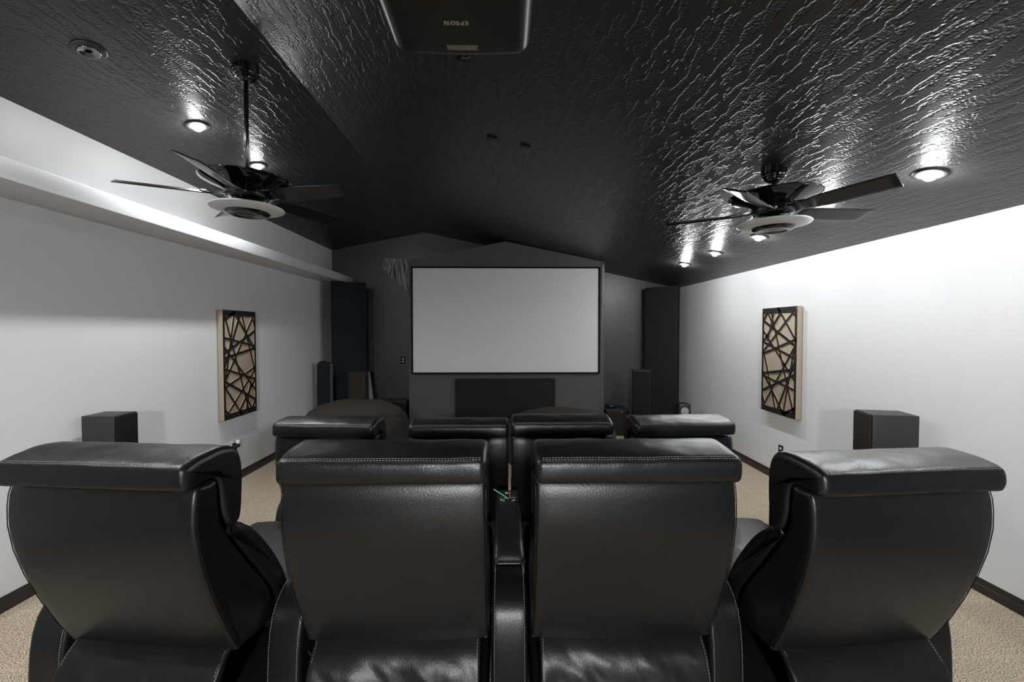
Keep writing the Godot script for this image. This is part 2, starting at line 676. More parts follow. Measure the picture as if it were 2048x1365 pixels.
func added_hallway():
	# added doorway, hall and lamp behind the camera, for sheen on the seat backs
	var x0 := -0.50
	var x1 := 0.50
	var top := 2.12
	var far := ZREAR + 1.9
	var notch := PackedVector2Array([Vector2(XL, 0), Vector2(x0, 0), Vector2(x0, top), Vector2(x1, top), Vector2(x1, 0), Vector2(XR, 0), Vector2(XR, YR), Vector2(XRIDGE, YRIDGE), Vector2(XL, YL)])
	struct("wall_rear", prism(notch, ZREAR, ZREAR + 0.2), M.black_wall, "charcoal gabled wall with an added opening opposite the projection screen", "wall")
	var c := struct("floor_added_hall", box_mesh(Vector3(1.9, 0.1, 1.7)), M.carpet, "tan carpet of the hall added behind the camera", "carpet")
	c.position = Vector3(0, -0.05, ZREAR + 1.06)
	c = struct("ceiling_added_hall", box_mesh(Vector3(1.9, 0.1, 1.9)), M.wall, "flat ceiling of the hall added behind the camera", "ceiling")
	c.position = Vector3(0, 2.45, ZREAR + 1.16)
	for s in [-1.0, 1.0]:
		c = struct("wall_added_hall", box_mesh(Vector3(0.1, 2.5, 1.7)), M.wall, "pale side wall of the hall added behind the camera", "wall")
		c.position = Vector3(s * 0.9, 1.25, ZREAR + 1.06)
	c = struct("wall_added_hall", box_mesh(Vector3(1.9, 2.5, 0.1)), M.wall, "pale end wall of the hall added behind the camera", "wall")
	c.position = Vector3(0, 1.25, far)
	var o := thing("added_globe_light", "lit globe added in the unseen hall to light the seat backs", "light", Vector3(0.0, 2.40, ZREAR + 0.75))
	obj("ceiling_rose", lathe([[0.06, 0.0], [0.06, -0.02], [0.02, -0.03], [0.0, -0.03]], 28), M.plastic, o)
	obj("stem", lathe([[0.008, -0.02], [0.008, -0.15]], 10), M.steel, o)
	var ball := []
	for k in 13:
		var a := PI * k / 12.0
		ball.append([0.12 * sin(a), -0.26 + 0.12 * cos(a)])
	obj("glass_globe", lathe(ball, 32), M.dome, o)
	var l := OmniLight3D.new()  # added lamp, out of view, that puts sheen on the leather
	l.name = "added_globe_lamp"
	o.add_child(l)
	l.position = Vector3(0, -0.26, 0)
	l.omni_range = 14.0
	l.omni_attenuation = 2.0
	l.light_size = 0.10
	l.light_color = Color(0.975, 0.99, 1.0)
	l.light_energy = 10.0
	l.shadow_enabled = true

# ------------------------------------------------------------------------------------------------ room shell
func slope_slab(x0: float, y0: float, x1: float, y1: float) -> Mesh:
	# sloping ceiling slab with texture coordinates in metres / 2
	var s := flat()
	var t := 0.15
	var p := PackedVector3Array()
	for z in [ZEND - 0.2, ZREAR + 0.2]:
		p.append_array([Vector3(x0, y0, z), Vector3(x1, y1, z), Vector3(x1, y1 + t, z), Vector3(x0, y0 + t, z)])
	s.solid(p, PackedInt32Array([0, 1, 2, 0, 2, 3, 4, 6, 5, 4, 7, 6, 0, 5, 1, 0, 4, 5, 3, 2, 6, 3, 6, 7, 0, 3, 7, 0, 7, 4, 1, 5, 6, 1, 6, 2]))
	for q in s.v:
		s.uv.append(Vector2(q.x / 2.1, q.z / 2.1))
	return s.mesh()

func shell():
	var depth := ZREAR - ZEND
	var zc := (ZREAR + ZEND) / 2.0
	var c := obj("floor", box_mesh(Vector3(XR - XL + 0.4, 0.1, depth + 0.4)), M.carpet)
	c.position = Vector3((XL + XR) / 2.0, -0.05, zc)
	c.set_meta("kind", "structure")
	tag(c, "tan shaggy carpet covering the theatre floor", "carpet")
	c = struct("wall_left", box_mesh(Vector3(0.2, YL, depth + 0.4)), M.wall, "grey painted wall carrying the long ledge under the ceiling", "wall")
	c.position = Vector3(XL - 0.1, YL / 2.0, zc)
	c = struct("wall_right", box_mesh(Vector3(0.2, YR, depth + 0.4)), M.wall, "plain grey painted wall below the low side of the ceiling", "wall")
	c.position = Vector3(XR + 0.1, YR / 2.0, zc)
	var gable := PackedVector2Array([Vector2(XL, 0), Vector2(XR, 0), Vector2(XR, YR), Vector2(XRIDGE, YRIDGE), Vector2(XL, YL)])
	struct("wall_end", prism(gable, ZEND - 0.2, ZEND), M.black_wall, "black gabled end wall behind the boxed screen wall", "wall")
	struct("ceiling_slope", slope_slab(XL - 0.2, ceil_y(XL - 0.2), XRIDGE, YRIDGE), M.ceiling, "steep short slope of the glossy black trowelled ceiling", "ceiling")
	struct("ceiling", slope_slab(XRIDGE, YRIDGE, XR + 0.2, ceil_y(XR + 0.2)), M.ceiling, "broad slope of the glossy black trowelled ceiling over the projector", "ceiling")
	var b := struct("ceiling_beam", box_mesh(Vector3(0.367, 0.115, depth), 0.004), M.wall, "grey ledge beam running the length of the wall under the ceiling", "beam")
	b.position = Vector3(XL + 0.1835, 2.5325, zc)
	# baseboards: stepped moulding
	var prof := PackedVector2Array([Vector2(0, 0), Vector2(0.016, 0), Vector2(0.016, 0.05), Vector2(0.013, 0.053), Vector2(0.013, 0.068), Vector2(0.008, 0.076), Vector2(0.006, 0.088), Vector2(0, 0.09)])
	c = struct("baseboard_left", prism(prof, ZEND, ZREAR), M.baseboard, "dark brown baseboard under the ledge wall", "baseboard")
	c.position.x = XL
	var back := PackedVector2Array()
	for q in prof:
		back.append(Vector2(-q.x, q.y))
	c = struct("baseboard_right", prism(back, ZEND, ZREAR), M.baseboard, "dark brown baseboard along the plain grey wall", "baseboard")
	c.position.x = XR
	# carpeted riser under the seats farther from the screen
	c = struct("floor_riser", box_mesh(Vector3(3.5, RISER, -RISER_FRONT - 0.85), 0.015), M.carpet, "low carpeted platform under the seats farther from the screen", "platform")
	c.position = Vector3(0.03, RISER / 2.0, (RISER_FRONT - 0.85) / 2.0)

func screen_wall():
	var house := PackedVector2Array([Vector2(-1.485, 0), Vector2(1.565, 0), Vector2(1.565, 2.741), Vector2(0.02, 3.058), Vector2(-1.485, 2.748)])
	struct("wall_screen", prism(house, ZEND, ZBUMP), M.bump, "charcoal house-shaped boxed-out wall that carries the screen", "wall")
	# rough plaster bead along one edge
	var s := Shape.new()
	rbox_into(s, Vector3(0.055, 2.72, 0.008), 0.003, 1, Vector3i(2, 120, 1), RoughBead.new(0, 0, 0, wob))
	var c := struct("trim_1", s.mesh(), M.black_wall, "rough plaster strip up the edge of the screen wall", "trim")
	c.position = Vector3(1.534, 1.362, ZBUMP + 0.004)
	# screen
	var w := 2.925
	var h := 1.662
	var t := thing("projection_screen", "large grey projection screen in a thin black frame", "screen", Vector3(0.025, 0.998, ZBUMP + 0.002))
	var f := flat()
	for q in [[0.0, 0.012, w, 0.024], [0.0, h - 0.012, w, 0.024]]:
		box(f, Vector3(q[0], q[1], 0.02), Vector3(q[2], q[3], 0.04))
	for x in [-w / 2 + 0.012, w / 2 - 0.012]:
		box(f, Vector3(x, h / 2, 0.02), Vector3(0.024, h - 0.048, 0.04))
	obj("frame", f.mesh(), M.velvet, t)
	var k := obj("fabric", box_mesh(Vector3(w - 0.048, h - 0.048, 0.024)), M.screen, t)
	k.position = Vector3(0, h / 2, 0.016)
	# cloth panel below the screen
	t = thing("soundbar_speaker", "wide black cloth speaker panel below the projection screen", "speaker", Vector3(0.012, 0.16, ZBUMP + 0.001))
	k = obj("cloth", box_mesh(Vector3(1.56, 0.765, 0.03), 0.006), M.cloth_black, t)
	k.position = Vector3(0, 0.3825, 0.016)
	var e := flat()
	for q in [[0.62, 0.70, 0.012, 0.010], [0.645, 0.693, 0.006, 0.012], [0.66, 0.683, 0.02, 0.008], [0.69, 0.677, 0.018, 0.012]]:
		box(e, Vector3(q[0], q[1], 0.0315), Vector3(q[2], q[3], 0.001))
	obj("scuff_marks", e.mesh(), M.dark_print, t)
	# scrap of ply on the end wall
	var b := obj("plywood_board", prism(PackedVector2Array([Vector2(-0.504, 0.66), Vector2(0, 0.655), Vector2(0, 0), Vector2(-0.504, 0.478)]), 0, 0.018), M.wood)
	b.position = Vector3(-1.60, 2.268, ZEND)
	tag(b, "bare weathered plywood board with a cut-off corner beside the screen wall", "board")
	# wall outlet on the end wall
	outlet(Vector3(-1.776, 1.151, ZEND), 0.0, "black wall outlet with white sockets on the black end wall", M.velvet)

func outlet(at: Vector3, turn: float, label: String, plate: Material):
	var t := thing("wall_outlet", label, "outlet", at, turn, "wall outlets")
	var k := obj("cover_plate", box_mesh(Vector3(0.075, 0.118, 0.006), 0.002), plate, t)
	k.position.z = 0.003
	for y in [-0.024, 0.024]:
		var s := lathe([[0.0, 0.0085], [0.015, 0.0085], [0.016, 0.007], [0.016, 0.005]], 20, true, Transform3D(Basis(Vector3.RIGHT, PI / 2), Vector3(0, y, 0)))
		obj("socket", s, M.white_plastic, t)

# ------------------------------------------------------------------------------------------------ ceiling fans
func fan(x: float, z: float, blade_y: float, phase: float, label: String):
	var top := ceil_y(x)
	var t := thing("ceiling_fan", label, "fan", Vector3(x, blade_y, z), 0, "ceiling fans")
	var up := top - blade_y
	var n := ceil_normal(x)
	# stepped canopy against the ceiling
	var c := up + 0.015
	var low := minf(0.085, up - 0.135)
	obj("canopy", lathe([[0.074, c], [0.076, c - 0.05], [0.070, c - 0.056], [0.066, c - 0.066], [0.060, c - 0.070], [0.058, c - 0.080], [0.050, c - 0.084], [0.047, c - 0.092], [0.036, c - 0.096], [0.030, c - 0.106], [0.0, c - 0.108]], 44, false), M.gloss_black, t)
	obj("downrod", lathe([[0.0131, c - 0.1], [0.0131, 0.10]], 16), M.steel, t)
	obj("motor_housing", lathe([[0.0, 0.128], [0.03, 0.128], [0.05, 0.115], [0.20, 0.108], [0.255, 0.106], [0.265, 0.103], [0.262, 0.096], [0.235, 0.082], [0.195, 0.065], [0.150, 0.047], [0.120, 0.034], [0.0, 0.034]], 56), M.gloss_black, t)
	obj("hub", lathe([[0.0, 0.036], [0.118, 0.036], [0.128, 0.020], [0.128, -0.004], [0.110, -0.022], [0.075, -0.032], [0.040, -0.036], [0.036, -0.078], [0.0, -0.078]], 48), M.gloss_black, t)
	var d := obj("glass_ring", lathe([[0.125, -0.082], [0.150, -0.078], [0.190, -0.070], [0.207, -0.070], [0.212, -0.075], [0.208, -0.081], [0.170, -0.092], [0.135, -0.100], [0.125, -0.100]], 56), M.frost, t)
	d.set_meta("label", "pale frosted glass ring")
	obj("light_cap", lathe([[0.0, -0.076], [0.126, -0.078], [0.130, -0.096], [0.122, -0.110], [0.098, -0.120], [0.082, -0.122], [0.078, -0.118], [0.0, -0.118]], 48), M.gloss_black, t)
	for i in 5:
		var a := deg_to_rad(phase + 72.0 * i)
		var s := Shape.new()
		rbox_into(s, Vector3(0.48, 0.006, 0.13), 0.0025, 1, Vector3i(12, 1, 6), BladeBend.new())
		var bl := obj("blade", s.mesh(), M.blade, t)
		bl.basis = Basis(Vector3.UP, a) * Basis(Vector3.RIGHT, deg_to_rad(-20.0))
		# curved iron that holds the blade
		var k := Shape.new()
		rbox_into(k, Vector3(0.15, 0.012, 0.10), 0.004, 2, Vector3i(12, 1, 10), IronBend.new())
		obj("blade_iron", k.mesh(), M.steel, bl)

func ceiling_fans():
	fan(-1.632, -2.786, 2.528, -10.35, "glossy black ceiling fan hanging on a long rod near the ridge")
	fan(1.725, -2.745, 2.435, 5.5, "glossy black ceiling fan mounted close under the broad ceiling slope")

# ------------------------------------------------------------------------------------------------ projector
func projector():
	var w := 0.476
	var t := thing("projector", "black ceiling-mounted projector hung upside down under the broad ceiling slope", "projector", Vector3(-0.148, 2.66, -1.33))
	var d := 0.50
	var body := rbox(Vector3(w, 0.15, d), 0.05, 6, Vector3i(10, 2, 10), HousingBend.new(w, d))
	obj("housing", body, M.projector, t)
	var lens := obj("lens", lathe([[0.0, -0.05], [0.045, -0.05], [0.05, 0.0], [0.046, 0.030], [0.038, 0.034], [0.034, 0.02], [0.0, 0.012]], 32), M.gloss_black, t)
	lens.position = Vector3(0.0, 0.062, -d / 2 - 0.012)
	lens.rotation.x = -PI / 2
	obj("mount_pole", lathe([[0.02, 0.14], [0.02, 0.47]], 20), M.plastic, t)
	var pl := obj("mount_plate", box_mesh(Vector3(0.16, 0.012, 0.16), 0.003), M.plastic, t)
	pl.position = Vector3(0, ceil_y(-0.148) - 2.66 - 0.008, 0)
	pl.rotation.z = atan((YR - YRIDGE) / (XR - XRIDGE))
	var tm := TextMesh.new()
	var fo := SystemFont.new()
	fo.font_names = PackedStringArray(["Droid Sans"])
	fo.font_weight = 700
	tm.font = fo
	tm.text = "EPSON"
	tm.font_size = 24
	tm.pixel_size = 0.00104
	tm.depth = 0.0012
	var tx := obj("lettering", tm, M.print, t)
	tx.basis = Basis(Vector3(-1, 0, 0), Vector3(0, 0, -1), Vector3(0, -1, 0))
	tx.position = Vector3(-0.005, -0.0004, -0.070)
	# rating label: a thin sticker with rows of fine print
	var st := obj("rating_label", box_mesh(Vector3(0.108, 0.001, 0.028)), M.dark_print, t)
	st.position = Vector3(0.002, -0.0003, -0.188)
	var rows := flat()
	for r in 6:
		var x := -0.050
		while x < 0.048:
			var l := rng.randf_range(0.004, 0.014)
			box(rows, Vector3(x + l / 2, -0.0007, -0.011 + r * 0.0044), Vector3(l, 0.0004, 0.0016))
			x += l + 0.002
	obj("fine_print", rows.mesh(), M.print, st)
	var ind := flat()
	for r in 3:
		for k in 3:
			box(ind, Vector3(0.155 + k * 0.012, 0.0022, -0.186 + r * 0.007), Vector3(0.006, 0.001, 0.0013), Basis(Vector3.BACK, 0.10))
	obj("indicator_marks", ind.mesh(), M.print, t)

# ------------------------------------------------------------------------------------------------ recliners
# outlines are (z, y) in the seat's own frame: origin on its floor under the middle of the seat, +z to the back
func dy(d: float, y: float) -> Vector2:
	return Vector2(0.45 - d, y - 0.16)

func recliner(label: String, at: Vector3, turn: float, group: String, seed_: float, lift := 0.0, tilt := 0.0, drop := 0.0) -> Node3D:
	var t := thing("leather_recliner", label, "recliner", at, turn, group)
	var hw := 0.304
	# back shell
	var rear := [dy(0.013, 1.221), dy(0.0045, 1.195), dy(0.0005, 1.16), dy(0.0, 1.10), dy(0.012, 1.02), dy(0.037, 0.93), dy(0.07, 0.84), dy(0.112, 0.74), dy(0.16, 0.645)]
	var ctrl := [dy(0.06, 1.226)]
	ctrl.append(dy(0.026, 1.229))
	ctrl.append_array(rear)
	ctrl.append_array([dy(0.18, 0.635), dy(0.33, 0.63), dy(0.33, 0.74), dy(0.22, 0.90), dy(0.14, 1.02), dy(0.10, 1.10), dy(0.09, 1.22)])
	var prof := smooth_loop(ctrl, 3)
	var s := Shape.new()
	loft_x(s, prof, hw, 0.014, 16, ShellBend.new(hw))
	obj("back_shell", s.mesh(), M.leather, t)
	# stuffed back cushion that swells forward below the headrest
	s = Shape.new()
	prof = smooth_loop([dy(0.115, 1.05), dy(0.15, 1.065), dy(0.20, 1.05), dy(0.28, 0.985), dy(0.37, 0.87), dy(0.44, 0.745), dy(0.46, 0.64), dy(0.38, 0.625), dy(0.335, 0.74), dy(0.226, 0.90), dy(0.146, 1.02)], 4)
	loft_x(s, prof, hw - 0.003, 0.035, 14, PuckerBend.new(hw, 0.004, seed_, wob))
	obj("back_cushion", s.mesh(), M.leather, t)
	# headrest: a hood over the top of the back
	var puck := PuckerBend.new(0.310, 0.0035, seed_ + 5.0, wob)
	s = Shape.new()
	prof = smooth_loop([dy(-0.020, 1.229), dy(-0.034, 1.245), dy(-0.036, 1.275), dy(-0.028, 1.299), dy(0.0, 1.311), dy(0.06, 1.321), dy(0.13, 1.322), dy(0.175, 1.305), dy(0.198, 1.26), dy(0.203, 1.17), dy(0.192, 1.075), dy(0.165, 1.05), dy(0.135, 1.065), dy(0.112, 1.12), dy(0.104, 1.19), dy(0.085, 1.231), dy(0.03, 1.231)], 4)
	loft_x(s, prof, 0.306, 0.022, 40, puck, 5)
	var piv := Vector3(0, 1.07, 0.34)
	var h := obj("headrest", s.mesh(), M.leather, t)
	h.basis = Basis(Vector3.RIGHT, tilt)
	h.position = piv - h.basis * piv + Vector3(0, lift, 0)
	# seam with twin stitching along the top rear edge and down the corners
	s = Shape.new()
	s.smooth = false
	for off in [0.0, 0.006]:
		var line := []
		for i in 33:
			var x := lerpf(-0.285, 0.285, i / 32.0)
			line.append(puck.at(Vector3(x, 1.1405 + off * 0.65, 0.4745 - off)) + Vector3(0, 0.0006, 0.0006))
		stitches(s, line)
	obj("stitching", s.mesh(), M.thread, h)
	s = Shape.new()
	var seam := []
	for i in 33:
		seam.append(puck.at(Vector3(lerpf(-0.29, 0.29, i / 32.0), 1.1375, 0.4775)))
	tube_into(s, seam, 0.0022, 6)
	obj("piping", s.mesh(), M.leather, h)
	s = Shape.new()
	var st := flat()
	for side in [-1.0, 1.0]:
		var line := []
		for q in rear:
			line.append(Vector3(side * (hw - 0.001), q.y, q.x - 0.002))
		obj("piping", tube(line, 0.0016, 6), M.leather, t)
		var l2 := []
		for q in rear:
			l2.append(Vector3(side * (hw - 0.012), q.y, q.x + 0.0005))
		stitches(st, l2, 0.006, 0.003, 0.0006)
	obj("stitching", st.mesh(), M.leather_dull, t)
	# loose leather flap below the shell
	s = Shape.new()
	prof = smooth_loop([dy(0.175, 0.652), dy(0.155, 0.640), dy(0.115, 0.605), dy(0.088, 0.555), dy(0.078, 0.48), dy(0.075, 0.32), dy(0.095, 0.31), dy(0.11, 0.48), dy(0.125, 0.56), dy(0.16, 0.615), dy(0.20, 0.64)], 4)
	loft_x(s, prof, 0.278, 0.008, 40, FlapBend.new(0, 0, seed_, wob))
	obj("rear_flap", s.mesh(), M.leather_dull, t)
	st = flat()
	for side in [-1.0, 1.0]:
		var line := []
		for q in [dy(0.155, 0.640), dy(0.115, 0.605), dy(0.088, 0.555), dy(0.078, 0.48), dy(0.075, 0.36)]:
			line.append(Vector3(side * 0.268, q.y, q.x + 0.003))
		stitches(st, line, 0.006, 0.003, 0.0007)
	obj("stitching", st.mesh(), M.thread, t)
	# the whole back sits lower where it is let down
	for o in t.get_children():
		o.position.y -= drop
	# seat, footrest and base
	s = Shape.new()
	rbox_into(s, Vector3(0.590, 0.17, 0.62), 0.05, 4, Vector3i(8, 2, 8), SeatBend.new())
	obj("seat", s.mesh(), M.leather, t)
	s = Shape.new()
	rbox_into(s, Vector3(0.575, 0.27, 0.07), 0.03, 3, Vector3i(6, 4, 2), Shift.new(0, 0.185, -0.60))
	obj("footrest", s.mesh(), M.leather, t)
	s = Shape.new()
	rbox_into(s, Vector3(0.590, 0.28, 0.80), 0.01, 1, Vector3i(1, 1, 1), Shift.new(0, 0.14, -0.12))
	obj("base", s.mesh(), M.leather_dull, t)
	return t

func console(label: String, at: Vector3, turn: float, group: String, width := 0.14, detail := true, short := 0.0) -> Node3D:
	var t := thing("armrest_console", label, "armrest", at, turn, group)
	var hw := width / 2.0
	var s := Shape.new()
	var top := [dy(0.44, 0.738), dy(0.40, 0.738), dy(0.355, 0.729), dy(0.315, 0.712), dy(0.280, 0.685), dy(0.255, 0.65), dy(0.238, 0.60), dy(0.228, 0.54), dy(0.222, 0.46), dy(0.218, 0.36), dy(0.215, 0.26), dy(0.215, 0.20)]
	var ctrl := [dy(1.12 - short, 0.737), dy(0.9 - short, 0.738), dy(0.7, 0.738), dy(0.55, 0.738)]
	ctrl.append_array(top)
	ctrl.append_array([dy(0.225, 0.165), dy(0.26, 0.16), dy(0.5, 0.16), dy(0.8, 0.16), dy(1.10 - short, 0.16), dy(1.15 - short, 0.18), dy(1.16 - short, 0.40), dy(1.16 - short, 0.68), dy(1.155 - short, 0.715)])
	loft_x(s, smooth_loop(ctrl, 3), hw, 0.016, 8)
	obj("arm_body", s.mesh(), M.leather, t)
	# padded top that ends in a drooping lip
	s = Shape.new()
	var pad := smooth_loop([dy(0.435, 0.742), dy(0.43, 0.755), dy(0.45, 0.775), dy(0.50, 0.788), dy(0.62, 0.792), dy(0.78, 0.790), dy(0.92 - short, 0.785), dy(0.945 - short, 0.775), dy(0.945 - short, 0.742), dy(0.80, 0.740), dy(0.60, 0.740)], 4)
	loft_x(s, pad, hw - 0.002, 0.018, 8, CrownBend.new(hw, 0.008, 0.60))
	obj("arm_pad", s.mesh(), M.leather, t)
	# front block with the cup holder
	s = Shape.new()
	loft_x(s, smooth_loop([dy(0.95 - short, 0.741), dy(0.95 - short, 0.76), dy(0.953 - short, 0.772), dy(1.0 - short, 0.774), dy(1.1 - short, 0.774), dy(1.147 - short, 0.772), dy(1.152 - short, 0.76), dy(1.152 - short, 0.741), dy(1.05 - short, 0.741)], 3), hw - 0.004, 0.010, 6)
	obj("cup_block", s.mesh(), M.leather, t)
	if detail:
		var cx := Transform3D(Basis.IDENTITY, Vector3(0, 0.6145, 0.45 - 1.025 + short))
		var ring := obj("cup_ring", lathe([[0.040, -0.004], [0.046, -0.004], [0.0465, 0.002], [0.043, 0.004], [0.040, 0.002]], 36, true, cx), M.chrome, t)
		ring.set_meta("label", "chrome cup holder rim")
		obj("cup_well", lathe([[0.0, 0.0006], [0.041, 0.0006], [0.041, 0.0016], [0.0, 0.0016]], 36, false, cx), M.velvet, t)
		var bx := Transform3D(Basis.IDENTITY, Vector3(0, 0.6145, 0.45 - 1.105 + short))
		obj("control_button", lathe([[0.018, -0.002], [0.018, 0.003], [0.014, 0.006], [0.010, 0.004], [0.004, 0.006], [0.0, 0.006]], 28, true, bx), M.chrome, t)
	var st := flat()
	for side in [-1.0, 1.0]:
		var line := []
		for q in top:
			var nrm := Vector2(0.35, 0.2).normalized()
			line.append(Vector3(side * (hw - 0.012), q.y + 0.0012, q.x + 0.0012))
		stitches(st, line)
	obj("stitching", st.mesh(), M.thread, t)
	# diamond quilting on both cheeks of the arm
	var qu := Shape.new()
	for side in [-1.0, 1.0]:
		for k in 9:
			for lean in [-1.0, 1.0]:
				var a := Vector2(0.20 - 0.05 * k, 0.12)
				var b := Vector2(a.x + lean * 0.20, 0.50)
				var seg := Geometry2D.intersect_polyline_with_polygon(PackedVector2Array([a, b]), PackedVector2Array([Vector2(-0.20, 0.12), Vector2(0.185, 0.12), Vector2(0.16, 0.49), Vector2(-0.20, 0.50)]))
				for r in seg:
					tube_into(qu, [Vector3(side * (hw + 0.0005), r[0].y, r[0].x), Vector3(side * (hw + 0.0005), r[1].y, r[1].x)], 0.0016, 5)
	obj("quilting", qu.mesh(), M.quilt, t)
	return t

func rear_row():
	var g := "recliners on the riser"
	var z := -1.72
	recliner("black leather recliner on the riser at the row's end by the ledge wall", Vector3(-1.147, RISER, z), deg_to_rad(-6.0), g, 1.0, 0.0, 0.0, 0.008)
	recliner("black leather recliner on the riser, second from the ledge wall", Vector3(-0.358, RISER, z), 0.0, g, 2.0)
	recliner("black leather recliner on the riser, second from the plain wall", Vector3(0.397, RISER, z), 0.0, g, 3.0)
	recliner("black leather recliner on the riser at the row's end by the plain wall", Vector3(1.185, RISER, z), deg_to_rad(4.5), g, 4.0, 0.0, 0.0, 0.040)
	g = "armrests on the riser"
	console("black leather end armrest on the riser by the ledge wall", Vector3(-1.60, RISER, z - 0.02), deg_to_rad(-6.0), g, 0.14, true, 0.12)
	console("black leather armrest on the riser between the two seats by the ledge wall", Vector3(-0.767, RISER, z - 0.01), deg_to_rad(-4.6), g, 0.128, true, 0.12)
	console("black leather armrest on the riser between the two middle seats, with chrome cup holder", Vector3(0.018, RISER, z), 0.0, g, 0.132)
	console("black leather armrest on the riser between the two seats by the plain wall", Vector3(0.795, RISER, z - 0.01), deg_to_rad(2.6), g, 0.128, true, 0.12)
	console("black leather end armrest on the riser by the plain wall", Vector3(1.575, RISER, z - 0.03), deg_to_rad(4.5), g, 0.14, true, 0.12)
	# straws left in the middle cup holder
	var cup := Vector3(0.018, RISER + 0.616, z + 0.45 - 1.025)
	var o := obj("drinking_straw", tube([cup + Vector3(0.004, 0.004, 0.022), cup + Vector3(-0.036, 0.026, 0.012), cup + Vector3(-0.076, 0.048, 0.002)], 0.003, 8), M.green)
	tag(o, "green straw leaning out of the middle cup holder", "straw")
	o = obj("drinking_straw", tube([cup + Vector3(0.012, 0.003, 0.012), cup + Vector3(0.010, 0.02, -0.01)], 0.0022, 8), M.red)
	tag(o, "short red straw inside the middle cup holder", "straw")

func front_row():
	var g := "recliners on the carpet"
	recliner("black leather recliner on the carpet at the row's end by the ledge wall", Vector3(-1.04, 0, -3.0), deg_to_rad(-3.0), g, 6.0, 0.0, 0.0, 0.018)
	recliner("black leather recliner on the carpet, second from the ledge wall, sitting lower", Vector3(-0.280, 0, -3.08), 0.0, g, 7.0, 0.0, 0.0, 0.045)
	recliner("black leather recliner on the carpet, second from the plain wall, headrest raised", Vector3(0.349, 0, -3.02), 0.0, g, 8.0, 0.018, 0.04, 0.030)
	recliner("black leather recliner on the carpet at the row's end by the plain wall, headrest raised", Vector3(1.053, 0, -2.99), deg_to_rad(3.0), g, 9.0, 0.018, 0.04, 0.030)
	g = "armrests on the carpet"
	console("black leather end armrest on the carpet by the ledge wall", Vector3(-1.425, 0, -3.02), deg_to_rad(-3.0), g)
	console("black leather armrest on the carpet between the two seats by the ledge wall", Vector3(-0.66, 0, -3.04), deg_to_rad(-1.5), g, 0.12)
	console("black leather armrest on the carpet between the two seats by the plain wall", Vector3(0.70, 0, -3.0), deg_to_rad(1.5), g, 0.07, false)
	console("black leather end armrest on the carpet by the plain wall", Vector3(1.44, 0, -3.02), deg_to_rad(3.0), g)

# ------------------------------------------------------------------------------------------------ acoustic panels on the side walls
func lattice_bars(w: float, h: float, thick: float, z0: float, shrink: float) -> Mesh:
	# strips read from the photograph, in units of the panel's width and height, y down
	var bars := [[0.30, 0.0, 1.0, 0.40], [0.92, 0.05, 0.05, 0.64], [0.0, 0.25, 1.0, 0.345], [1.0, 0.185, 0.0, 0.40], [0.53, 0.0, 0.93, 0.56],
		[0.33, 0.03, 0.08, 0.58], [0.52, 0.02, 0.0, 0.55], [0.08, 0.08, 0.70, 0.92], [0.0, 0.32, 1.0, 0.80], [0.0, 0.44, 1.0, 0.36],
		[0.0, 0.53, 1.0, 0.68], [0.0, 0.71, 1.0, 0.55], [0.0, 0.64, 1.0, 0.89], [1.0, 0.56, 0.05, 0.97], [0.0, 0.68, 0.50, 0.98],
		[0.98, 0.66, 0.35, 1.0], [0.80, 0.72, 0.62, 1.0], [0.58, 0.78, 0.88, 0.99], [1.0, 0.84, 0.80, 1.0], [0.0, 0.89, 0.22, 1.0],
		[0.86, 0.0, 1.0, 0.20], [0.0, 0.10, 0.28, 0.03]]
	var s := flat()
	var rect := PackedVector2Array([Vector2(-w / 2, 0), Vector2(w / 2, 0), Vector2(w / 2, h), Vector2(-w / 2, h)])
	var side := 0.030 - shrink
	var ends := 0.060 - shrink
	for y in [ends / 2, h - ends / 2]:
		box(s, Vector3(0, y, z0 + thick / 2), Vector3(w, ends, thick))
	for x in [-w / 2 + side / 2, w / 2 - side / 2]:
		box(s, Vector3(x, h / 2, z0 + thick / 2), Vector3(side, h - 2 * ends, thick))
	var k := 0
	for b in bars:
		var p := Vector2(-w / 2 + b[0] * w, h - b[1] * h)
		var q := Vector2(-w / 2 + b[2] * w, h - b[3] * h)
		var d := (q - p).normalized()
		var n := Vector2(-d.y, d.x) * ((0.029 if k % 3 == 0 else 0.023) / 2.0 - shrink / 2.0)
		for r in Geometry2D.intersect_polygons(PackedVector2Array([p - d * 0.05 - n, q + d * 0.05 - n, q + d * 0.05 + n, p - d * 0.05 + n]), rect):
			prism_into(s, r, z0, z0 + thick - 0.00002 * (k % 7))
		k += 1
	return s.mesh()

func wall_panel(label: String, at: Vector3, turn: float, upside: bool):
	var w := 0.59
	var h := 1.165
	var t := thing("acoustic_panel", label, "acoustic panel", at, turn, "lattice panels on the side walls")
	var k := obj("fabric_core", box_mesh(Vector3(w, h, 0.048), 0.004), M.linen, t)
	k.position = Vector3(0, h / 2, 0.034)
	var c := obj("mounting_cleat", box_mesh(Vector3(w * 0.8, 0.06, 0.012)), M.plastic, t)
	c.position = Vector3(0, h * 0.8, 0.006)
	var core := obj("lattice_edge", lattice_bars(w, h, 0.007, 0.058, 0.0), M.ply_edge, t)
	var face := obj("lattice_face", lattice_bars(w, h, 0.002, 0.065, 0.0), M.lattice, t)
	if upside:
		for o in [core, face]:
			o.rotation.z = PI
			o.position.y = h
	var s := Shape.new()
	for x in [-w / 2 + 0.014, w / 2 - 0.014]:
		for y in [0.022, h - 0.022]:
			lathe_into(s, [[0.0, 0.0685], [0.004, 0.0680], [0.004, 0.0668]], 12, Transform3D(Basis(Vector3.RIGHT, PI / 2), Vector3(x, y, 0)))
	obj("screws", s.mesh(), M.chrome, t)

